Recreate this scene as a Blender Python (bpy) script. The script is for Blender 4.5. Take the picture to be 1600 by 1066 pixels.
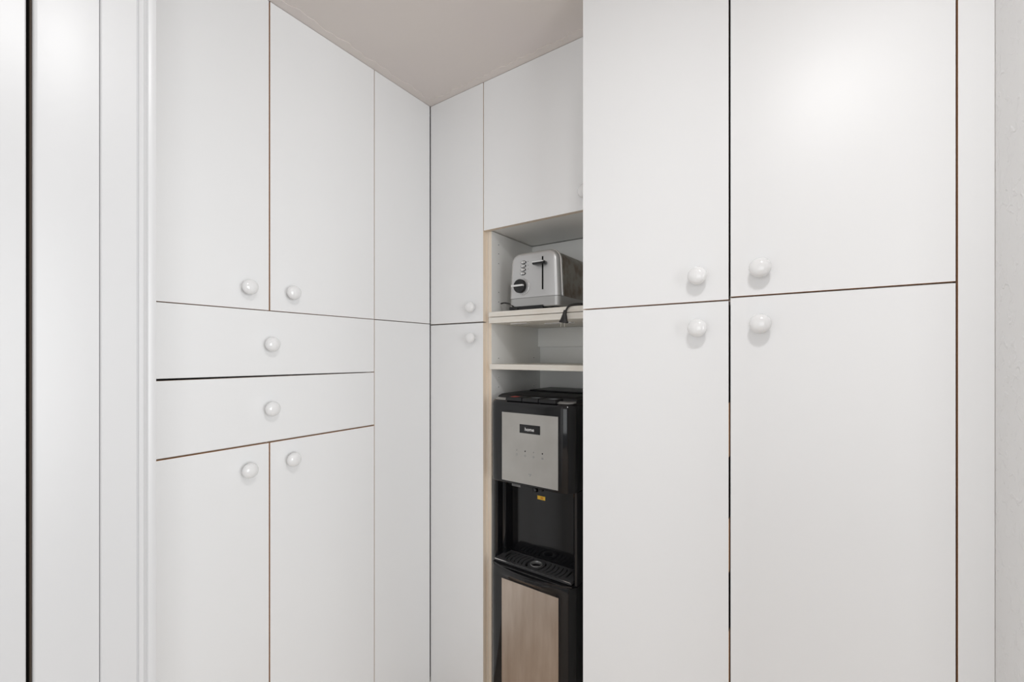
import bpy, bmesh, math, random
from mathutils import Vector, Matrix
random.seed(4)
for o in list(bpy.data.objects): bpy.data.objects.remove(o)
sc = bpy.context.scene
COL = sc.collection

# ---------------------------------------------------------------- camera
cam_d = bpy.data.cameras.new('camera'); cam = bpy.data.objects.new('camera', cam_d); COL.objects.link(cam)
TH = 34.63
cam.location = (1.1747, -1.1575, 1.18)
cam.rotation_euler = (math.radians(90), 0, math.radians(TH))
cam_d.sensor_width = 36; cam_d.lens = 36*669/1600
cam_d.shift_y = (555-533)/1600
cam_d.clip_start = 0.02
sc.camera = cam

# ---------------------------------------------------------------- light, world, exposure
w = bpy.data.worlds.new('world'); sc.world = w; w.use_nodes = True
w.node_tree.nodes['Background'].inputs[0].default_value = (0.95, 0.97, 1.0, 1)
w.node_tree.nodes['Background'].inputs[1].default_value = 0.34
def area(name, loc, size, power, rot=(0,0,0), col=(1,1,1), shape='DISK', size_y=None):
    l = bpy.data.lights.new(name, 'AREA'); l.shape = shape; l.size = size; l.energy = power; l.color = col
    if size_y: l.size_y = size_y
    o = bpy.data.objects.new(name, l); COL.objects.link(o); o.location = loc; o.rotation_euler = rot
    return o
area('ceiling_lamp', (1.24, -0.97, 2.07), 0.18, 5.4)
area('side_fill', (3.9, -1.55, 1.15), 2.0, 66.0, rot=(math.radians(90), 0, math.radians(82)), col=(0.97, 0.99, 1.0), shape='RECTANGLE', size_y=1.7)  # added fill light from the open side, no window known there
area('room_fill', (1.55, -4.4, 1.2), 2.2, 28.0, rot=(math.radians(90), 0, math.radians(8)), col=(0.97, 0.99, 1.0), shape='RECTANGLE', size_y=1.7)  # unseen fill light added behind the camera to even out the cabinets
sc.view_settings.view_transform = 'Standard'; sc.view_settings.look = 'None'
sc.view_settings.gamma = 1; sc.view_settings.use_curve_mapping = False
sc.view_settings.exposure = 0.01

# ---------------------------------------------------------------- materials
def mat(name, col, rough=0.5, metal=0.0, spec=0.5, noise=None, bump=None, coat=0, aniso=None):
    """noise=(scale, colour2, stretch xyz, lo, hi); bump=(scale, strength, distance)"""
    m = bpy.data.materials.new(name); m.use_nodes = True
    nt = m.node_tree; b = nt.nodes['Principled BSDF']
    b.inputs['Base Color'].default_value = (*col, 1); b.inputs['Roughness'].default_value = rough
    b.inputs['Metallic'].default_value = metal; b.inputs['Specular IOR Level'].default_value = spec
    b.inputs['Coat Weight'].default_value = coat
    tc = nt.nodes.new('ShaderNodeTexCoord')
    if noise:
        s, c2, st, lo, hi = noise
        mp = nt.nodes.new('ShaderNodeMapping'); mp.inputs['Scale'].default_value = st
        n = nt.nodes.new('ShaderNodeTexNoise'); n.inputs['Scale'].default_value = s; n.inputs['Detail'].default_value = 5
        r = nt.nodes.new('ShaderNodeValToRGB'); r.color_ramp.elements[0].position = lo; r.color_ramp.elements[1].position = hi
        r.color_ramp.elements[0].color = (*col, 1); r.color_ramp.elements[1].color = (*c2, 1)
        nt.links.new(tc.outputs['Object'], mp.inputs[0]); nt.links.new(mp.outputs[0], n.inputs['Vector'])
        nt.links.new(n.outputs[0], r.inputs[0]); nt.links.new(r.outputs[0], b.inputs['Base Color'])
    if bump:
        s, k, d = bump
        n = nt.nodes.new('ShaderNodeTexNoise'); n.inputs['Scale'].default_value = s; n.inputs['Detail'].default_value = 3
        bp = nt.nodes.new('ShaderNodeBump'); bp.inputs['Strength'].default_value = k; bp.inputs['Distance'].default_value = d
        nt.links.new(tc.outputs['Object'], n.inputs['Vector']); nt.links.new(n.outputs[0], bp.inputs['Height'])
        nt.links.new(bp.outputs[0], b.inputs['Normal'])
    return m
M = {}
M['melamine'] = mat('white_melamine', (0.865, 0.868, 0.87), 0.38, spec=0.45, noise=(2.5, (0.855, 0.858, 0.862), (1, 1, 1), .35, .65))
M['edge'] = mat('particle_board_edge', (0.80, 0.56, 0.36), 0.8, noise=(420, (0.66, 0.44, 0.27), (1, 1, 1), .4, .65))
M['gap_shade'] = mat('painted_gap_shade', (0.05, 0.035, 0.025), 0.85)  # near-black brown, paints the shade inside gaps
M['cream'] = mat('cream_edge_band', (0.80, 0.71, 0.60), 0.5, noise=(14, (0.80, 0.66, 0.52), (4, 4, .5), .4, .7))
M['interior'] = mat('shelf_interior_white', (0.87, 0.87, 0.85), 0.4)
M['shelf'] = mat('shelf_cream', (0.78, 0.75, 0.69), 0.45, noise=(30, (0.74, 0.69, 0.61), (.6, 6, 6), .4, .7))
M['carcass'] = mat('carcass_board', (0.40, 0.30, 0.21), 0.8)
M['knob'] = mat('white_ceramic', (0.86, 0.86, 0.86), 0.09, coat=0.3)
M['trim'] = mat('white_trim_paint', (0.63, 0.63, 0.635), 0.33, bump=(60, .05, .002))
M['wall'] = mat('orange_peel_paint', (0.86, 0.855, 0.85), 0.6)
M['ceiling'] = mat('ceiling_taupe_paint', (0.77, 0.715, 0.67), 0.7, noise=(3, (0.76, 0.70, 0.675), (1, 1, 1), .3, .7), bump=(45, .12, .003))
M['floor'] = mat('floor_tan_tile', (0.60, 0.50, 0.41), 0.4, noise=(6, (0.50, 0.40, 0.32), (1, 1, 1), .35, .7))
M['grout'] = mat('floor_grout', (0.30, 0.26, 0.22), 0.8)
M['black'] = mat('black_gloss_plastic', (0.006, 0.006, 0.007), 0.10, spec=0.45)
M['black_matt'] = mat('black_matt_plastic', (0.010, 0.010, 0.011), 0.38, spec=0.4)
M['grate'] = mat('grate_grey_plastic', (0.055, 0.055, 0.057), 0.30, spec=0.5)
M['void'] = mat('hole_black', (0.004, 0.004, 0.004), 0.9, spec=0.1)
M['steel'] = mat('brushed_steel_panel', (0.50, 0.49, 0.465), 0.42, metal=0.85, noise=(9, (0.44, 0.425, 0.40), (1, 1, 1), .35, .7))
M['steel_low'] = mat('brushed_steel_warm', (0.66, 0.58, 0.51), 0.36, metal=0.95, noise=(7, (0.52, 0.43, 0.36), (5, 5, .8), .35, .75))
M['chrome'] = mat('chrome', (0.75, 0.75, 0.74), 0.15, metal=1.0)
M['satin'] = mat('satin_steel', (0.56, 0.56, 0.56), 0.38, metal=0.75)
M['satin_dark'] = mat('satin_steel_skirt', (0.43, 0.43, 0.425), 0.42, metal=0.75)
M['mottled_reflect'] = mat('steel_shell_painted_reflection', (0.30, 0.28, 0.245), 0.40, metal=0.85, noise=(26, (0.17, 0.125, 0.095), (1, 1, 1), .42, .66))  # brown mottling paints a reflection into the steel colour
M['white_print'] = mat('white_print', (0.85, 0.85, 0.85), 0.5)
M['grey_print'] = mat('grey_print', (0.16, 0.16, 0.16), 0.5)
M['red_print'] = mat('red_print', (0.65, 0.08, 0.06), 0.4)
M['yellow'] = mat('yellow_sticker', (0.85, 0.52, 0.04), 0.5)
M['orange'] = mat('orange_print', (0.70, 0.30, 0.02), 0.5)
M['label'] = mat('grey_sticker', (0.32, 0.32, 0.32), 0.5)
M['silver_print'] = mat('silver_print', (0.45, 0.48, 0.50), 0.3)
M['rubber'] = mat('black_rubber', (0.014, 0.013, 0.012), 0.5)
M['brass'] = mat('plug_prong_metal', (0.65, 0.62, 0.55), 0.3, metal=1.0)
# orange peel relief for the textured wall
nt = M['wall'].node_tree; b = nt.nodes['Principled BSDF']
tc = nt.nodes.new('ShaderNodeTexCoord')
v = nt.nodes.new('ShaderNodeTexNoise'); v.inputs['Scale'].default_value = 48; v.inputs['Detail'].default_value = 2; v.inputs['Distortion'].default_value = 1.2
r = nt.nodes.new('ShaderNodeValToRGB'); r.color_ramp.elements[0].position = .56; r.color_ramp.elements[1].position = .68
bp = nt.nodes.new('ShaderNodeBump'); bp.inputs['Strength'].default_value = .35; bp.inputs['Distance'].default_value = .0025
nt.links.new(tc.outputs['Object'], v.inputs['Vector']); nt.links.new(v.outputs[0], r.inputs[0])
nt.links.new(r.outputs[0], bp.inputs['Height']); nt.links.new(bp.outputs[0], b.inputs['Normal'])

# ---------------------------------------------------------------- mesh helpers (world coordinates; link() re-bases them)
class MB:
    def __init__(s): s.bm = bmesh.new()
    def box(s, a, b_, mi=0, edge_mi=None, thick=None):
        x0, y0, z0 = [min(a[i], b_[i]) for i in range(3)]; x1, y1, z1 = [max(a[i], b_[i]) for i in range(3)]
        v = [s.bm.verts.new(p) for p in ((x0,y0,z0),(x1,y0,z0),(x1,y1,z0),(x0,y1,z0),(x0,y0,z1),(x1,y0,z1),(x1,y1,z1),(x0,y1,z1))]
        for idx, ax in (((0,3,2,1),2),((4,5,6,7),2),((0,1,5,4),1),((2,3,7,6),1),((1,2,6,5),0),((3,0,4,7),0)):
            f = s.bm.faces.new([v[i] for i in idx]); f.material_index = mi
            if edge_mi is not None and ax != thick: f.material_index = edge_mi
        return v
    def prism(s, pts, h0, h1, axis='z', mi=0):
        """pts 2D loop extruded along axis"""
        def P(p, h):
            return {'z': (p[0], p[1], h), 'y': (p[0], h, p[1]), 'x': (h, p[0], p[1])}[axis]
        A = [s.bm.verts.new(P(p, h0)) for p in pts]; B = [s.bm.verts.new(P(p, h1)) for p in pts]
        n = len(pts); fs = []
        for i in range(n): fs.append(s.bm.faces.new((A[i], A[(i+1)%n], B[(i+1)%n], B[i])))
        fs.append(s.bm.faces.new(A[::-1])); fs.append(s.bm.faces.new(B))
        for f in fs: f.material_index = mi
        return fs
    def loft(s, rings, mi=0, cap0=True, cap1=True, closed=True):
        R = [[s.bm.verts.new(p) for p in r] for r in rings]; n = len(R[0])
        for a, b_ in zip(R, R[1:]):
            for i in range(n if closed else n-1):
                f = s.bm.faces.new((a[i], a[(i+1)%n], b_[(i+1)%n], b_[i])); f.material_index = mi
        if cap0: s.bm.faces.new(R[0][::-1]).material_index = mi
        if cap1: s.bm.faces.new(R[-1]).material_index = mi
    def lathe(s, prof, origin, axis, n=32, mi=0, cap=True):
        ax = Vector(axis).normalized(); u = ax.orthogonal().normalized(); w_ = ax.cross(u); o = Vector(origin)
        rings = [[o + ax*h + (u*math.cos(2*math.pi*k/n) + w_*math.sin(2*math.pi*k/n))*r_ for k in range(n)] for r_, h in prof]
        s.loft(rings, mi, cap, cap)
    def tube(s, pts, rad, n=10, mi=0, sub=6):
        P = [Vector(p) for p in pts]; Q = []
        for i in range(len(P)-1):
            p0 = P[max(i-1,0)]; p1 = P[i]; p2 = P[i+1]; p3 = P[min(i+2,len(P)-1)]
            for k in range(sub):
                t = k/sub
                Q.append(.5*((2*p1)+(p2-p0)*t+(2*p0-5*p1+4*p2-p3)*t*t+(3*p1-p0-3*p2+p3)*t**3))
        Q.append(P[-1]); rings = []; ref = None
        for i, q in enumerate(Q):
            d = (Q[min(i+1,len(Q)-1)]-Q[max(i-1,0)]).normalized()
            if ref is None: ref = d.orthogonal().normalized()
            ref = (ref - d*ref.dot(d)).normalized(); w_ = d.cross(ref)
            rings.append([q + (ref*math.cos(2*math.pi*k/n)+w_*math.sin(2*math.pi*k/n))*rad for k in range(n)])
        s.loft(rings, mi)
WP = {}
def empty(name, loc, label=None, cat=None, group=None):
    o = bpy.data.objects.new(name, None); COL.objects.link(o); o.location = loc; o.empty_display_size = .05
    WP[o.name] = Vector(loc)
    tag(o, label, cat, group); return o
def tag(o, label=None, cat=None, group=None, kind=None):
    for k, v_ in (('label', label), ('category', cat), ('group', group), ('kind', kind)):
        if v_: o[k] = v_
    return o
def link(name, mb, mats, parent=None, at=None, smooth=False, bevel=0, seg=2):
    bm = mb.bm
    bmesh.ops.recalc_face_normals(bm, faces=bm.faces)
    if at is None:
        xs = [v.co for v in bm.verts]
        lo = Vector([min(p[i] for p in xs) for i in range(3)]); hi = Vector([max(p[i] for p in xs) for i in range(3)])
        at = (lo+hi)/2; at.z = lo.z
    at = Vector(at)
    bmesh.ops.translate(bm, verts=bm.verts, vec=-at)
    me = bpy.data.meshes.new(name); bm.to_mesh(me); bm.free()
    for m in (mats if isinstance(mats, (list, tuple)) else [mats]): me.materials.append(M[m])
    if smooth:
        for p in me.polygons: p.use_smooth = True
        me.set_sharp_from_angle(angle=math.radians(38))
    o = bpy.data.objects.new(name, me); COL.objects.link(o)
    WP[o.name] = at
    if parent: o.parent = parent; o.location = at - WP[parent.name]
    else: o.location = at
    if bevel:
        b_ = o.modifiers.new('bevel', 'BEVEL'); b_.width = bevel; b_.segments = seg; b_.limit_method = 'ANGLE'; b_.angle_limit = math.radians(40)
        b_.harden_normals = False
    return o
def struct(name, mb, mats, **k):
    o = link(name, mb, mats, **k); o['kind'] = 'structure'; return o

CZ = 2.122     # ceiling height
FZ = -.17      # floor level
DB = -.085     # lower end of the cabinet doors
# ---------------------------------------------------------------- setting
ROOMY = -3.4
m = MB()
m.box((-.6, ROOMY, FZ-.06), (2.2, .5, FZ-.004)); fl = struct('floor', m, 'grout', at=(0, 0, FZ-.06))
tile_me = None
for i in range(6):
    for j in range(8):
        x0 = -.42+i*.405; y0 = .02-(j+1)*.405
        if tile_me is None:
            m = MB(); m.box((x0, y0, FZ-.004), (x0+.4, y0+.4, FZ)); t = link('tile', m, 'floor', fl); tile_me = t.data; first = t
        else:
            t = bpy.data.objects.new('tile', tile_me); COL.objects.link(t); t.parent = fl
            t.location = first.location + Vector((x0+.42, y0-(.02-.405), 0))
m = MB(); m.box((-.6, ROOMY, CZ), (2.2, .5, CZ+.08)); struct('ceiling', m, 'ceiling', at=(0, 0, CZ))
m = MB(); m.box((-.6, .37, FZ), (1.53, .47, CZ)); struct('wall_back', m, 'wall')
m = MB(); m.box((-.6, -.925, FZ), (-.5, .37, CZ)); m.box((-.6, -1.05, FZ), (.325, -.930, CZ)); struct('wall_left', m, 'wall')
m = MB(); m.box((1.4155, -.48, FZ), (1.53, .37, CZ)); struct('wall_right', m, 'wall')
# ceiling tape / caulk ridge running along the cabinet tops
def wavy_strip(name, horizontal, a, b_, wid):
    m = MB(); n = 90; lo = []; hi = []; lo2 = []
    for k in range(n+1):
        t = a+(b_-a)*k/n
        e = wid*(1+.12*math.sin(k*.5)+.10*math.sin(k*1.31+1)+.06*random.uniform(-1, 1))
        lo.append((t, .0)); hi.append((t, e))
    for k in range(n):
        q = [lo[k], lo[k+1], hi[k+1], hi[k]]
        P = [((-p[1], p[0]) if False else ((p[1], p[0]) if not horizontal else (p[0], -p[1]))) for p in q]
        inner = [(P[0], CZ-.0022), (P[1], CZ-.0022), (P[2], CZ-.0016), (P[3], CZ-.0016)]
        vs = [m.bm.verts.new((p[0], p[1], z)) for p, z in inner] + [m.bm.verts.new((p[0], p[1], CZ+.0005)) for p, z in inner]
        m.bm.faces.new(vs[:4]); m.bm.faces.new((vs[3], vs[2], vs[6], vs[7]))
    bmesh.ops.remove_doubles(m.bm, verts=m.bm.verts, dist=1e-6)
    return struct(name, m, 'ceiling')
wavy_strip('trim_1', False, -.925, -.0, .030)
wavy_strip('trim_2', True, 0.028, .69, .026)
# doorway trim on the near left
def zprof(name, pts, mats, **k):
    m = MB(); m.prism(pts, FZ, CZ-.001); return struct(name, m, mats, **k)
X0 = .325
zprof('trim_3', [(X0, -.9875), (X0+.013, -.9875), (X0+.015, -.986), (X0+.015, -.9475), (X0+.0125, -.9465), (X0+.0125, -.9455), (X0+.0155, -.944),
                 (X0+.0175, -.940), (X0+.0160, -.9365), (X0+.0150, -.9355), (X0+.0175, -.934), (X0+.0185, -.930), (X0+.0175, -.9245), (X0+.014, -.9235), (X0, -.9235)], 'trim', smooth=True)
rr = .0045
jb = [(X0-.12, -.9885), (X0+.0125, -.9885)] + [(X0+.0125-rr+rr*math.cos(a), -1.0525+rr-rr*math.sin(a)) for a in [math.radians(q) for q in (0, 15, 30, 45, 60, 75, 90)]] + [(X0-.12, -1.0525)]
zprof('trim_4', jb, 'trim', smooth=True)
m = MB(); m.box((X0-.12, -1.0545, FZ), (X0+.0062, -1.0526, CZ-.003)); struct('gap_shade_strip', m, 'gap_shade')  # dark strip painting the shade on the side of the gap
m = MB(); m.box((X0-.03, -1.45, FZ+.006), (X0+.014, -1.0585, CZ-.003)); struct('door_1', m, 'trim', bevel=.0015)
m = MB(); m.box((-.6, ROOMY, FZ), (X0-.125, -1.07, CZ)); m.box((X0-.125, ROOMY, FZ), (X0, -1.47, CZ)); struct('wall_front', m, 'wall')

# ---------------------------------------------------------------- knobs and doors
def knob_mesh():
    m = MB()
    prof = [(.0085, 0), (.0085, .0015), (.0070, .003), (.0066, .007), (.0085, .0095), (.0135, .0115), (.0172, .0140), (.0190, .0178), (.0192, .0200),
            (.0180, .0236), (.0150, .0266), (.0110, .0287), (.0060, .0299), (.0015, .0302)]
    m.lathe(prof, (0, 0, 0), (0, 0, 1), 40)
    bm = m.bm; bmesh.ops.recalc_face_normals(bm, faces=bm.faces)
    me = bpy.data.meshes.new('knob'); bm.to_mesh(me); bm.free(); me.materials.append(M['knob'])
    for p in me.polygons: p.use_smooth = True
    return me
KM = knob_mesh()
def knob(parent, p, facing):
    o = bpy.data.objects.new('knob', KM); COL.objects.link(o); o.parent = parent
    o.location = Vector(p)-WP[parent.name]
    o.rotation_euler = (0, math.radians(90), 0) if facing == 'x' else (math.radians(90), 0, 0)
    return o
T = .018
def door(name, parent, facing, front, a0, a1, z0, z1, knob_at=None, zl=None, edge='edge', dark=False):
    """facing 'x': plane x=front, a is y.  facing 'y': plane y=front looking to -y, a is x. zl: list of 4 z (bl, br, tr, tl) for a slightly skewed front"""
    m = MB()
    if facing == 'x': v = m.box((front-T, a0, z0), (front, a1, z1), 0, 1, 0)
    else: v = m.box((a0, front, z0), (a1, front+T, z1), 0, 1, 1)
    if zl:
        for q in v:
            a = q.co.y if facing == 'x' else q.co.x
            low = q.co.z < (z0+z1)/2; left = abs(a-a0) < 1e-6
            q.co.z = zl[0 if left else 1] if low else zl[3 if left else 2]
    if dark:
        m.bm.faces.ensure_lookup_table(); m.bm.faces[4].material_index = 2  # darkness of the open gap painted onto this door edge
    o = link(name, m, ['melamine', edge, 'gap_shade'], parent)
    if knob_at:
        k, z = knob_at
        knob(o, (front, k, z) if facing == 'x' else (k, front, z), facing)
    return o
def carcass(name, parent, boxes, mats='interior'):
    m = MB()
    for a, b_ in boxes: m.box(a, b_)
    return link(name, m, mats, parent)

ZS = 1.2975   # common split height of upper and lower doors
TOP = CZ-.003
# --- left: drawer cabinet
c = empty('drawer_cabinet', (-.25, -.588, FZ), 'white tall cabinet with two wide drawers between its upper and lower doors, on the left', 'cabinet')
L, G1, R_ = -.9215, -.5885, -.2545
door('door', c, 'x', 0, L, G1-.0019, ZS+.0012, TOP, (-.6445, 1.352))
door('door', c, 'x', 0, G1+.0019, R_-.0012, ZS+.0012, TOP, (-.5325, 1.351))
door('drawer', c, 'x', 0, L, R_-.0012, 1.1270, ZS-.0012, (-.589, 1.2085), zl=[1.1282, 1.1255, ZS-.0012, ZS-.0012])
door('drawer', c, 'x', 0, L, R_-.0012, .9520, 1.1225, (-.589, 1.0385), zl=[.9518, .9518, 1.1228, 1.1225])
door('door', c, 'x', 0, L, G1-.0019, DB, .9470, (-.6445, .8885))
door('door', c, 'x', 0, G1+.0019, R_-.0012, DB, .9470, (-.5325, .8940))
carcass('cabinet_body', c, [((-.48, L, DB), (-.019, L+.016, TOP)), ((-.48, R_-.017, DB), (-.019, R_-.001, TOP)), ((-.48, L+.016, DB), (-.47, R_-.017, TOP)),
        ((-.47, L+.016, DB), (-.019, R_-.017, DB+.018)), ((-.47, L+.016, TOP-.018), (-.019, R_-.017, TOP)),
        ((-.47, L+.016, ZS-.009), (-.019, R_-.017, ZS+.009)), ((-.47, L+.016, .941), (-.019, R_-.017, .958))])
carcass('toe_kick', c, [((-.46, L, FZ), (-.07, R_-.001, DB))], 'melamine')

# --- corner cabinet (two door leaves on each side of the inner corner)
c = empty('corner_cabinet', (-.1, .1, FZ), 'white corner cabinet whose narrow folding doors meet at the inside corner', 'cabinet')
door('door', c, 'x', 0, R_+.0012, -.0035, ZS+.0014, TOP, edge='cream')
door('door', c, 'x', 0, R_+.0012, -.0035, DB, ZS-.0014, edge='cream')
door('door', c, 'y', 0, .0015, .2545, ZS-.0015, TOP, (.2105, 1.346), edge='cream')
door('door', c, 'y', 0, .0015, .2545, DB, ZS-.0062, (.2120, 1.2395), edge='cream')
mb = MB(); mb.box((.2468, .0185, DB), (.2612, .35, TOP), 0, 1, 0); link('side_panel', mb, ['interior', 'cream'], c)
carcass('cabinet_body', c, [((-.48, R_, DB), (-.019, R_+.015, TOP)), ((-.48, R_+.015, DB), (-.466, .35, TOP)), ((-.466, .34, DB), (.246, .35, TOP)),
        ((-.466, R_+.015, DB), (-.03, .34, DB+.016)), ((-.466, R_+.015, ZS-.003), (-.03, .34, ZS+.013)), ((-.466, R_+.015, TOP-.016), (-.03, .34, TOP)),
        ((-.03, .03, DB), (.246, .34, DB+.016)), ((-.03, .03, ZS-.003), (.246, .34, ZS+.013)), ((-.03, .03, TOP-.016), (.246, .34, TOP))])
carcass('toe_kick', c, [((-.46, R_, FZ), (-.07, .07, DB)), ((-.46, .07, FZ), (.2612, .35, DB))], 'melamine')

# --- overhead cabinet above the open shelves
ZO = 1.6085
c = empty('overhead_cabinet', (.485, .15, ZO), 'white overhead cabinet with one door, reaching the ceiling above the toaster', 'cabinet')
door('door', c, 'y', 0, .2575, .6925, ZO, TOP, (.6405, 1.657), edge='cream')
mb = MB(); mb.box((.2665, .0185, ZO+.002), (.7100, .284, ZO+.018)); link('bottom_panel', mb, 'interior', c)
carcass('cabinet_body', c, [((.2625, .0185, ZO+.019), (.2775, .345, TOP)), ((.6960, .0185, ZO+.019), (.7105, .345, TOP)), ((.2775, .33, ZO+.019), (.6960, .345, TOP)), ((.2775, .0185, TOP-.016), (.6960, .33, TOP))])

# --- open shelving
PX = .2769; RX = .6990; YF = .0185
c = empty('open_shelf_unit', (.485, .15, FZ), 'white open shelf unit with cream edges, holding the toaster and the water dispenser', 'shelf')
for name, x0, x1 in (('side_panel', .2622, PX), ('side_panel', RX, .7125)):
    mb = MB(); mb.box((x0, YF, FZ), (x1, .35, ZO-.0005), 0, 1, 0); link(name, mb, ['interior', 'cream'], c)
# shelf pin holes: rimmed little cups set in the side panel
hm = None
for yy, zs in ((.0589, (1.5685, 1.5369, 1.503, 1.4014, 1.3675, 1.1687, 1.1009, 1.0671, 1.035)), (.2949, (1.1698, 1.0576, 1.5369, 1.4014))):
    for z in zs:
        if hm is None:
            mb = MB(); mb.lathe([(.0036, 0), (.0036, .0006), (.0024, .0006), (.0022, .0001)], (PX, yy, z), (1, 0, 0), 14)
            for f in mb.bm.faces:
                if len(f.verts) > 4: f.material_index = 1
            h = link('pin_hole', mb, ['interior', 'void'], c, at=(PX, yy, z)); hm = h.data
        else:
            h = bpy.data.objects.new('pin_hole', hm); COL.objects.link(h); h.parent = c; h.location = Vector((PX, yy, z))-WP[c.name]
mb = MB(); mb.box((PX, .002, 1.2885), (RX, .325, 1.3080)); o = link('fixed_shelf', mb, 'shelf', c, bevel=.0008)
mb = MB(); mb.box((PX+.0015, -.001, 1.3095), (RX-.002, .283, 1.3265)); o = link('pull_out_tray', mb, 'shelf', c, bevel=.0008); o['label'] = 'thin cream pull-out board under the toaster'
mb = MB(); mb.box((PX+.0006, .006, 1.1315), (RX-.001, .325, 1.1490)); link('shelf', mb, 'shelf', c, bevel=.0008)
mb = MB(); mb.box((PX, .2845, 1.3090), (RX, .290, ZO)); mb.box((PX, .345, 0), (RX, .350, 1.30)); link('back_panel', mb, 'interior', c)
mb = MB(); mb.box((PX, .3285, 1.213), (RX, .3445, 1.2880)); link('back_rail', mb, 'interior', c)
mb = MB(); mb.box((PX, .002, -.020), (RX, .345, -.0005), 0); link('bottom_panel', mb, 'shelf', c)
mb = MB(); mb.box((PX, .06, FZ), (RX, .078, -.020)); link('toe_kick', mb, 'melamine', c)
# thin white plates under the fixed shelf
mb = MB()
for x0, x1, y0, y1 in ((.335, .40, .05, .075), (.44, .54, .10, .125), (.58, .68, .10, .125)): mb.box((x0, y0, 1.2865), (x1, y1, 1.2884))
link('underside_plate', mb, 'knob', c)

# --- right: tall two-door pantry cabinet standing forward
FC = -.18
c = empty('tall_pantry_cabinet', (1.06, .08, FZ), 'white tall pantry cabinet with four large doors, standing forward on the right', 'cabinet')
XG = 1.0427
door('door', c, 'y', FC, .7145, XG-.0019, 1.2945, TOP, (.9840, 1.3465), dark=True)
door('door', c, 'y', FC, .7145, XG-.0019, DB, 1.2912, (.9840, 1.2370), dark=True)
door('door', c, 'y', FC, XG+.0019, 1.3715, 1.2998, TOP, (1.0985, 1.3505))
door('door', c, 'y', FC, XG+.0019, 1.3715, DB, 1.2965, (1.0985, 1.2410))
mb = MB(); mb.box((1.3745, FC+.0005, FZ), (1.4150, FC+T, TOP), 0, 1, 1); link('filler_strip', mb, ['melamine', 'edge'], c)
carcass('cabinet_body', c, [((.7150, FC+.0185, DB), (.7300, .345, TOP)), ((1.3560, FC+.0185, DB), (1.3720, .345, TOP)), ((.7300, .335, DB), (1.3560, .345, TOP)),
        ((.7300, FC+.0185, DB), (1.3560, .335, DB+.016)), ((.7300, FC+.0185, TOP-.016), (1.3560, .335, TOP)), ((.7300, FC+.0185, 1.285), (1.3560, .335, 1.303))])
for z0, z1 in ((.970, 1.0815), (.733, .842), (-.08, .611)):
    mb = MB(); mb.box((XG-.0018, FC+.0006, z0), (XG-.0012, FC+.0175, z1)); link('edge_band', mb, 'edge', c)
carcass('toe_kick', c, [((.7150, FC+.07, FZ), (1.3720, .345, DB))], 'melamine')

# ---------------------------------------------------------------- toaster
TB = 1.3265
c = empty('toaster', (.448, .145, TB), 'brushed steel two-slice toaster on the upper shelf, its black cord hanging over the edge', 'toaster')
def tprof(w0, w1, z0, z1, r, inset=0, n=7):
    """trapezoid with rounded top corners, in x,z; bottom half-width w0, top half-width w1"""
    cx = .449; P = []
    w0 -= inset; w1 -= inset; z1 -= inset; r = max(r-inset, .004)
    P.append((cx-w0, z0)); P.append((cx+w0, z0))
    for k in range(n+1):
        a = math.pi/2*k/n; P.append((cx+w1-r+r*math.cos(a), z1-r+r*math.sin(a)))
    for k in range(n+1):
        a = math.pi/2+math.pi/2*k/n; P.append((cx-w1+r+r*math.cos(a), z1-r+r*math.sin(a)))
    return P
SK = 1.3665   # top of skirt
mb = MB(); P = tprof(.0935, .088, SK-.001, 1.5145, .036)
mb.loft([[(x, y, z) for x, z in P] for y in (.040, .255)]); 
link('body_shell', mb, 'mottled_reflect', c, smooth=True)
for yy, s in ((.012, -1), (.262, 1)):
    mb = MB(); R = []
    for ins, y in (((.000, yy+.030), (.0005, yy+.012), (.003, yy+.005), (.008, yy+.001), (.014, yy-.001)) if s < 0 else ((.0005, yy-.010), (.003, yy-.001), (.010, yy+.004))):
        R.append([(x, y, z) for x, z in tprof(.0945, .0885, SK, 1.5155, .036, ins)])
    mb.loft(R)
    o = link('end_panel', mb, 'satin', c, smooth=True)
# chrome rim band between end panel and shell
mb = MB(); R = []
for ins, y in ((.0005, .0405), (-.0022, .0405), (-.0026, .0375), (-.0018, .034), (.0005, .033)):
    R.append([(x, y, z) for x, z in tprof(.0940, .0885, SK, 1.5150, .036, ins)])
mb.loft(R, cap0=False, cap1=False)
link('rim_band', mb, 'chrome', c, smooth=True)
# skirt
mb = MB()
def rrect(cx, cy, hx, hy, r, n=5):
    P = []
    for (sx, sy, a0) in ((1, 1, 0), (-1, 1, 90), (-1, -1, 180), (1, -1, 270)):
        for k in range(n+1):
            a = math.radians(a0+90*k/n); P.append((cx+sx*(hx-r)+r*math.cos(a), cy+sy*(hy-r)+r*math.sin(a)))
    return P
mb.loft([[(x, y, z) for x, y in rrect(.449, .139, hx, hy, .018)] for hx, hy, z in ((.094, .126, 1.3335), (.0955, .128, 1.336), (.0945, .1275, SK-.001), (.0925, .1255, SK+.0005))])
link('skirt', mb, 'satin_dark', c, smooth=True)
for sx in (-.07, .07):
    for sy in (-.10, .10):
        mb = MB(); mb.lathe([(.011, 0), (.012, .002), (.012, .0075)], (.449+sx, .139+sy, TB), (0, 0, 1), 18); link('foot', mb, 'black_matt', c)
mb = MB(); mb.box((.3590, .0070, TB+.0015), (.4880, .05, TB+.0125)); link('crumb_tray', mb, 'black_matt', c)
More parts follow.
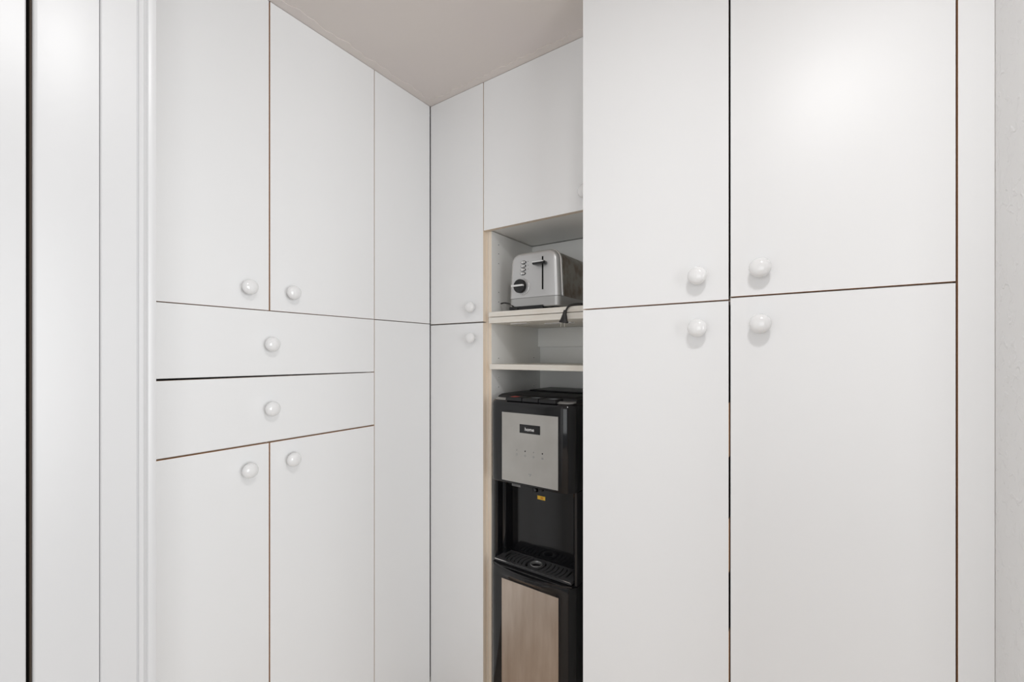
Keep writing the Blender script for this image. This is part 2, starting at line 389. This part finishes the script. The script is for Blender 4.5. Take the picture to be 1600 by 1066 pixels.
# lever slot and lever
mb = MB(); mb.box((.4832, .0098, 1.388), (.4878, .0115, 1.4925)); link('lever_slot', mb, 'void', c)
mb = MB(); mb.loft([[(x, y, z) for x, z in [(p[0], p[1]) for p in rrect(.480, 1.4705, .0225-i, .0058-i*.6, .0052-i*.6)]] for i, y in ((.001, .0095), (0, .0075), (0, -.006), (.0015, -.010))])
lv = link('lever', mb, 'black', c, smooth=True)
mb = MB(); mb.loft([[(x, y, z) for x, z in rrect(.480, 1.4730, .0215-i, .0022-i*.3, .002-i*.3)] for i, y in ((0, -.0095), (.001, -.0125))]); link('lever_cap', mb, 'chrome', lv, smooth=True)
# buttons
for k in range(4):
    z = 1.4820-.0122*k; x = .4135-.0008*k
    mb = MB(); mb.loft([[(x+math.cos(a)*.0105*s_, y, z+math.sin(a)*.0052*s_) for a in [2*math.pi*q/24 for q in range(24)]] for s_, y in ((1, .0115), (1, .0095), (.9, .0088))])
    bt = link('button', mb, 'black_matt', c, smooth=True)
    mb = MB(); mb.loft([[(x+math.cos(a)*.0082*s_, y, z+math.sin(a)*.0038*s_) for a in [2*math.pi*q/24 for q in range(24)]] for s_, y in ((1, .0092), (1, .0078), (.7, .0068))])
    link('button_cap', mb, 'chrome', bt, smooth=True)
    if k < 3:
        mb = MB(); mb.lathe([(.0011, 0), (.0011, .0006)], (.4310, .0112, z+.001), (0, -1, 0), 10); link('indicator', mb, 'void', c)
# browning dial
dx, dz = .4035, 1.4045
mb = MB(); mb.lathe([(.0285, 0), (.0285, .0015), (.0268, .0026), (.0240, .0026)], (dx+.004, .0112, dz-.002), (0, -1, 0), 40); ds = link('dial_ring', mb, 'satin', c, smooth=True)
mb = MB(); mb.lathe([(.0226, 0), (.0226, .010), (.0212, .0125), (.0, .0130)], (dx, .0105, dz), (0, -1, 0), 40, cap=False); dk = link('dial', mb, 'black', c, smooth=True)
mb = MB(); mb.box((dx-.0245, -.0125, dz-.0032), (dx+.0205, -.0020, dz+.0034)); link('dial_grip', mb, 'chrome', dk, bevel=.0015)
mb = MB()
for k in range(13):
    a = math.radians(-95+k*13.5); x = dx+.004+.0258*math.cos(a); z = dz-.002+.0258*math.sin(a); s = .0007+.0003*(k % 2)
    mb.box((x-s, .0081, z-s), (x+s, .0086, z+s))
link('dial_mark', mb, 'grey_print', ds)
# bread slots on top
mb = MB()
for x in (.412, .486): mb.box((x-.014, .075, 1.5140), (x+.014, .215, 1.5152))
link('bread_slot', mb, 'void', c)
# cord and plug
mb = MB()
mb.tube([(.5445, .236, 1.345), (.585, .262, 1.334), (.652, .235, 1.3305), (.672, .15, 1.3305), (.660, .07, 1.3305), (.632, .022, 1.3312), (.606, .004, 1.3325), (.588, -.009, 1.326), (.580, -.0135, 1.312)], .0032, sub=8)
cd = link('power_cord', mb, 'rubber', c, smooth=True)
mb = MB(); mb.tube([(0.2873, 0.06, 1.3612), (0.3083, 0.05, 1.361), (0.3352, 0.035, 1.3555), (0.3649, 0.015, 1.3451), (0.3813, 0.006, 1.3347), (0.395, 0.0045, 1.3295)], .0026, sub=8); link('cord_loop', mb, 'rubber', c, smooth=True)
pc = Vector((.5790, -.0150, 1.3145)); dn = Vector((-.14, -.02, -1)).normalized(); sx = Vector((1, .05, -.14)).normalized(); sy = dn.cross(sx)
mb = MB(); R = []
for h, a, b_ in ((0, .0042, .004), (.006, .0060, .005), (.012, .0065, .0055), (.016, .0078, .0062), (.026, .0105, .0072), (.031, .0118, .0075), (.0335, .0150, .0085), (.0375, .0150, .0085), (.0385, .0125, .007)):
    R.append([pc+dn*h+sx*(math.cos(2*math.pi*k/20)*a)+sy*(math.sin(2*math.pi*k/20)*b_) for k in range(20)])
mb.loft(R); pl = link('plug', mb, 'rubber', cd, smooth=True)
for s in (-1, 1):
    mb = MB(); R = []
    for h in (.038, .0505): R.append([pc+dn*h+sx*(s*.0062+q[0])+sy*q[1] for q in ((-.0008, -.003), (.0008, -.003), (.0008, .003), (-.0008, .003))])
    mb.loft(R)
    try: link('prong', mb, 'brass', cd)
    except Exception: pass

# ---------------------------------------------------------------- water dispenser
CXD = .4560; HW = .1570
c = empty('water_dispenser', (CXD, .15, 0), 'black bottom-loading water dispenser with silver panels, standing below the open shelves', 'dispenser')
def fy(x, off=0):
    e = max(abs(x-CXD)-.108, 0)/.049; return -.034+.016*e*e-off
def fyb(x): u = (x-CXD)/HW; return -.050+.032*u*u
def outline(i=0, back=.325, r=.024, n=28, lip=0):
    w_ = HW-i; rr_ = max(r-i*.4, .006); P = []
    for k in range(n+1):
        t = -math.cos(math.pi*k/n); x = t*w_
        y = fy(CXD+x)*(1-lip)+fyb(CXD+x)*lip+i
        e = abs(x)-(w_-rr_)
        if e > 0: y += rr_-math.sqrt(max(rr_*rr_-e*e, 0))
        P.append((CXD+x, y))
    P += [(CXD+w_, .10), (CXD+w_, back-.01), (CXD+w_-.01, back), (CXD-w_+.01, back), (CXD-w_, back-.01), (CXD-w_, .10)]
    return P
def ringz(z, i=0, **k): return [(x, y, z) for x, y in outline(i, **k)]
# lower cabinet of the dispenser
mb = MB(); mb.loft([ringz(.015, .006), ringz(.02, .001), ringz(.462, .0), ringz(.472, 0, lip=.55), ringz(.480, .0, lip=1), ringz(.487, .0015, lip=1), ringz(.4905, .006, lip=1)]); link('lower_body', mb, 'black', c, smooth=True)
for sx in (-.12, .12):
    for sy in (.0, .27):
        mb = MB(); mb.lathe([(.014, 0), (.014, .017)], (CXD+sx, sy+.02, 0), (0, 0, 1), 16); link('foot', mb, 'black_matt', c)
# column around the dispensing bay
mb = MB(); mb.box((CXD-HW+.001, .070, .4905), (CXD+HW-.001, .325, .7685)); link('rear_column', mb, 'black_matt', c)
for s in (-1, 1):
    xo = CXD+s*(HW-.001); mb = MB()
    P = [(xo, .070), (xo, .004), (xo-s*.002, .0), (xo-s*.008, -.0015), (xo-s*.014, .002), (xo-s*.016, .006), (xo-s*.0165, .030), (xo-s*.024, .036), (xo-s*.026, .040), (xo-s*.030, .070)]
    mb.prism(P, .4905, .7695); link('bay_side', mb, 'black', c, smooth=True)
mb = MB(); mb.box((CXD-HW+.032, .0655, .4985), (CXD+HW-.032, .0698, .7685)); link('splash_panel', mb, 'black', c, bevel=.001)
mb = MB(); mb.loft([ringz(.768, .008), ringz(.770, .002), ringz(.773, 0), ringz(1.020, 0), ringz(1.028, .0025), ringz(1.0330, .007), ringz(1.0350, .012)]); link('upper_body', mb, 'black', c, smooth=True)
# top: rim reflection strips, inner deck and rear lid
mb = MB()
def part_ring(z, i, y0):
    return [(x, max(y, y0), z) for x, y in outline(i)]
mb.loft([part_ring(1.0345, .010, .012), part_ring(1.044, .012, .016), part_ring(1.049, .018, .024), part_ring(1.0510, .026, .034)]); link('top_lid', mb, 'black_matt', c, smooth=True)
mb = MB(); mb.box((CXD-.105, .145, 1.0505), (CXD+.12, .300, 1.0560)); link('rear_hatch', mb, 'black_matt', c, bevel=.003)
# lamp reflection built as grey strips along the top front, beside the buttons
for a0, a1 in ((-.146, -.083), (.100, .146)):
    mb = MB(); R = []
    for k in range(9):
        x = CXD+a0+(a1-a0)*k/8; y = fy(x)
        e = abs(x-CXD)-(HW-.03)
        if e > 0: y += .024-math.sqrt(max(.024**2-min(e, .0235)**2, 0))
        R.append([(x, y+.010, 1.0345), (x, y+.011, 1.0358), (x, y+.027, 1.0400), (x, y+.028, 1.0345)])
    mb.loft(R); link('rim_reflection', mb, 'satin_dark', c, smooth=True)
# buttons
for k, (x0, x1) in enumerate(((.373, .4335), (.4365, .494), (.497, .5555))):
    mb = MB(); yf = -.0335
    mb.loft([[(x, y, z) for x, y in ((x0+i, yf+i+dy), (x1-i, yf+i+dy), (x1-i, .020), (x0+i, .020))] for i, z, dy in ((0, 1.0345, 0), (0, 1.0440, .002), (.0015, 1.0455, .004))])
    bt = link('button', mb, 'black_matt', c)
    zt = 1.0457
    mb = MB()
    if k == 0: mb.loft([[(x0+.022+px, -.012+py, z) for px, py in ((-.010, -.010), (.006, -.010), (.014, .010), (-.004, .012))] for z in (zt-.0006, zt+.0003)]); link('hot_mark', mb, 'red_print', bt)
    else: mb.loft([[(x1-.020+px, -.008+py, z) for px, py in ((-.012, -.008), (.004, -.006), (.010, .008), (.0, .010))] for z in (zt-.0006, zt+.0003)]); link('button_mark', mb, 'silver_print', bt)
# silver front panels following the bowed front
def bowed(name, x0, x1, z0, z1, off, th, mats, parent, n=14, **k):
    mb = MB(); R = []
    for q in range(n+1):
        x = x0+(x1-x0)*q/n; y = fy(x, off)
        R.append([(x, y, z0), (x, y, z1), (x, y+th, z1), (x, y+th, z0)])
    mb.loft(R); return link(name, mb, mats, parent, smooth=True, **k)
cp = bowed('control_panel', .3600, .5655, .7775, .9965, .0012, .002, 'steel', c)
dp = bowed('display', .4290, .5035, .9360, .9630, .0020, .0012, 'black', cp, n=6)
tx = bpy.data.curves.new('word', 'FONT'); tx.body = 'home'; tx.size = .0150; tx.extrude = .0002; tx.offset = .0001; tx.align_x = 'CENTER'; tx.align_y = 'CENTER'
to = bpy.data.objects.new('word', tx); COL.objects.link(to)
bpy.context.view_layer.update()
tme = bpy.data.meshes.new_from_object(to.evaluated_get(bpy.context.evaluated_depsgraph_get())); bpy.data.objects.remove(to)
tme.materials.clear(); tme.materials.append(M['white_print'])
to = bpy.data.objects.new('lettering', tme); COL.objects.link(to); to.parent = dp
to.rotation_euler = (math.radians(90), 0, 0); to.location = Vector((.4655, fy(.4655, .0023), .9485))-WP[dp.name]
for k, x in enumerate((.4182, .4495, .4802, .5118)):
    y = fy(x, .0012)
    mb = MB(); mb.lathe([(.0021 if k % 2 else .0014, 0), (.0021 if k % 2 else .0014, .0006)], (x, y, .8798), (0, -1, 0), 14); link('indicator', mb, 'void' if k % 2 else 'grey_print', cp)
    mb = MB()
    if k == 0: mb.lathe([(.0036, 0), (.0036, .0004), (.0027, .0004), (.0027, 0)], (x, y, .8657), (0, -1, 0), 20, cap=False); mb.box((x-.0004, y-.0004, .8650), (x+.0004, y, .868))
    elif k == 1:
        mb.lathe([(.0036, 0), (.0036, .0004), (.0027, .0004), (.0027, 0)], (x, y, .8657), (0, -1, 0), 20, cap=False); mb.box((x-.0004, y-.0004, .8632), (x+.0004, y, .8682))
    elif k == 2:
        for a in (0, 60, 120):
            ca, sa = math.cos(math.radians(a)), math.sin(math.radians(a))
            mb.prism([(x+ca*p-sa*q, .8657+sa*p+ca*q) for p, q in ((-.0042, -.0005), (.0042, -.0005), (.0042, .0005), (-.0042, .0005))], y-.0004-.0001*a/60, y, 'y')
    else:
        mb.box((x-.0034, y-.0004, .8625), (x+.0034, y, .8665)); mb.lathe([(.0024, 0), (.0024, .0004), (.0017, .0004), (.0017, 0)], (x, y, .8675), (0, -1, 0), 16, cap=False)
    link('icon', mb, 'label', cp)
mb = MB(); x = .4671; y = fy(x, .0012); mb.prism([(x-.0055, .8115), (x+.0055, .8115), (x+.001, .8035), (x-.002, .8035), (x+.0015, .8092), (x-.0055, .8092)], y-.0004, y, 'y'); link('arrow_mark', mb, 'label', cp)
bowed('door_panel', .3590, .5665, .05, .4585, .0012, .002, 'steel_low', c)
# spout, stickers
mb = MB(); mb.lathe([(.009, 0), (.009, .010), (.0075, .012), (.0075, .020)], (.4520, .022, .740), (0, 0, 1), 24); mb.lathe([(.0065, 0), (.0065, .017)], (.4745, .024, .745), (0, 0, 1), 20); link('spout', mb, 'black', c, smooth=True)
mb = MB(); mb.box((.4335, .0650, .7000), (.4632, .0656, .7125)); st = link('warning_sticker', mb, 'yellow', c); st['label'] = 'small yellow warning sticker behind the spout'
mb = MB(); mb.box((.4455, .0646, .7025), (.4555, .0651, .7100)); link('sticker_print', mb, 'orange', st)
mb = MB(); mb.box((.3300, .0650, .7270), (.3650, .0656, .7415)); st = link('sticker', mb, 'label', c); st['label'] = 'grey sticker at the top left of the bay'
mb = MB()
for z in (.7305, .7345): mb.box((.334, .0646, z), (.361, .0651, z+.0015))
link('sticker_print', mb, 'grey_print', st)
# drip tray: housing, grate with curved bars and a ringed hole
GY0, GY1 = -.0135, .0640; GZ = .5040
mb = MB(); P = [(CXD+t*.146, fyb(CXD+t*.146)+.005) for t in [(-1+2*k/20) for k in range(21)]]
mb.loft([[(x, y, z) for x, y in P+[(CXD+.146, .064), (CXD-.146, .064)]] for z in (.4900, .4945)]); tr = link('drip_tray', mb, 'black', c, smooth=True)
mb = MB(); GW = .142
z0, z1 = .4955, GZ
mb.box((CXD-GW, GY0, z0), (CXD+GW, GY0+.010, z1)); mb.box((CXD-GW, GY1-.009, z0), (CXD+GW, GY1, z1))
mb.box((CXD-GW, GY0+.010, z0), (CXD-GW+.030, GY1-.009, z1)); mb.box((CXD+GW-.030, GY0+.010, z0), (CXD+GW, GY1-.009, z1))
g = link('drip_grate', mb, 'grate', tr, bevel=.0006)
HC = (CXD-.003, .0255)
nb = 6; span = GW-.030
def bar(xa0, xa1, bow_):
    mb = MB(); R = []
    for k in range(11):
        t = k/10; y = GY0+.010+t*(GY1-.009-GY0-.010); b_ = bow_*(1-(2*t-1)**2)
        R.append([(xa0+b_, y, z0+.001), (xa1+b_, y, z0+.001), (xa1+b_, y, z1), (xa0+b_, y, z1)])
    mb.loft(R); return mb
for s in (-1, 1):
    w_in = .024; pitch = (span-w_in)/nb
    for k in range(nb):
        a = HC[0]+s*(w_in+pitch*k+.0024); b_ = (HC[0]+s*(w_in+pitch*(k+1)-.0018)) if k < nb-1 else CXD+s*span
        bmx = bar(min(a, b_), max(a, b_), s*.006)
        link('bar', bmx, 'grate', tr)
# centre plate with hole
mb = MB(); n = 48
inner = [(HC[0]+.0175*math.cos(2*math.pi*k/n), HC[1]+.0175*math.sin(2*math.pi*k/n)) for k in range(n)]
outer = []
for k in range(n):
    a = 2*math.pi*k/n; x = HC[0]+.0262*math.cos(a); y = HC[1]+.034*math.sin(a); outer.append((x, min(max(y, GY0+.008), GY1-.008)))
for z in (z0, z1): pass
A = [mb.bm.verts.new((x, y, z1)) for x, y in inner]; B = [mb.bm.verts.new((x, y, z1)) for x, y in outer]
A2 = [mb.bm.verts.new((x, y, z0)) for x, y in inner]; B2 = [mb.bm.verts.new((x, y, z0)) for x, y in outer]
for k in range(n):
    j = (k+1) % n
    for f in ((A[k], A[j], B[j], B[k]), (A2[k], B2[k], B2[j], A2[j]), (A[k], A2[k], A2[j], A[j]), (B[k], B[j], B2[j], B2[k])): mb.bm.faces.new(f)
link('centre_plate', mb, 'grate', tr, smooth=True)
mb = MB(); mb.lathe([(.0175, 0), (.0200, .0), (.0202, .0014), (.0190, .0022), (.0172, .0020), (.0166, .0), (.0166, -.006), (.0175, -.006)], (HC[0], HC[1], GZ-.0002), (0, 0, 1), 40, cap=False); link('hole_ring', mb, 'satin_dark', tr, smooth=True)
mb = MB(); mb.box((CXD-GW+.002, GY0-.0012, GZ-.0016), (CXD+GW-.004, GY0, GZ+.0002)); link('grate_edge_highlight', mb, 'chrome', tr)  # bright edge highlight of the grate, built as a chrome strip
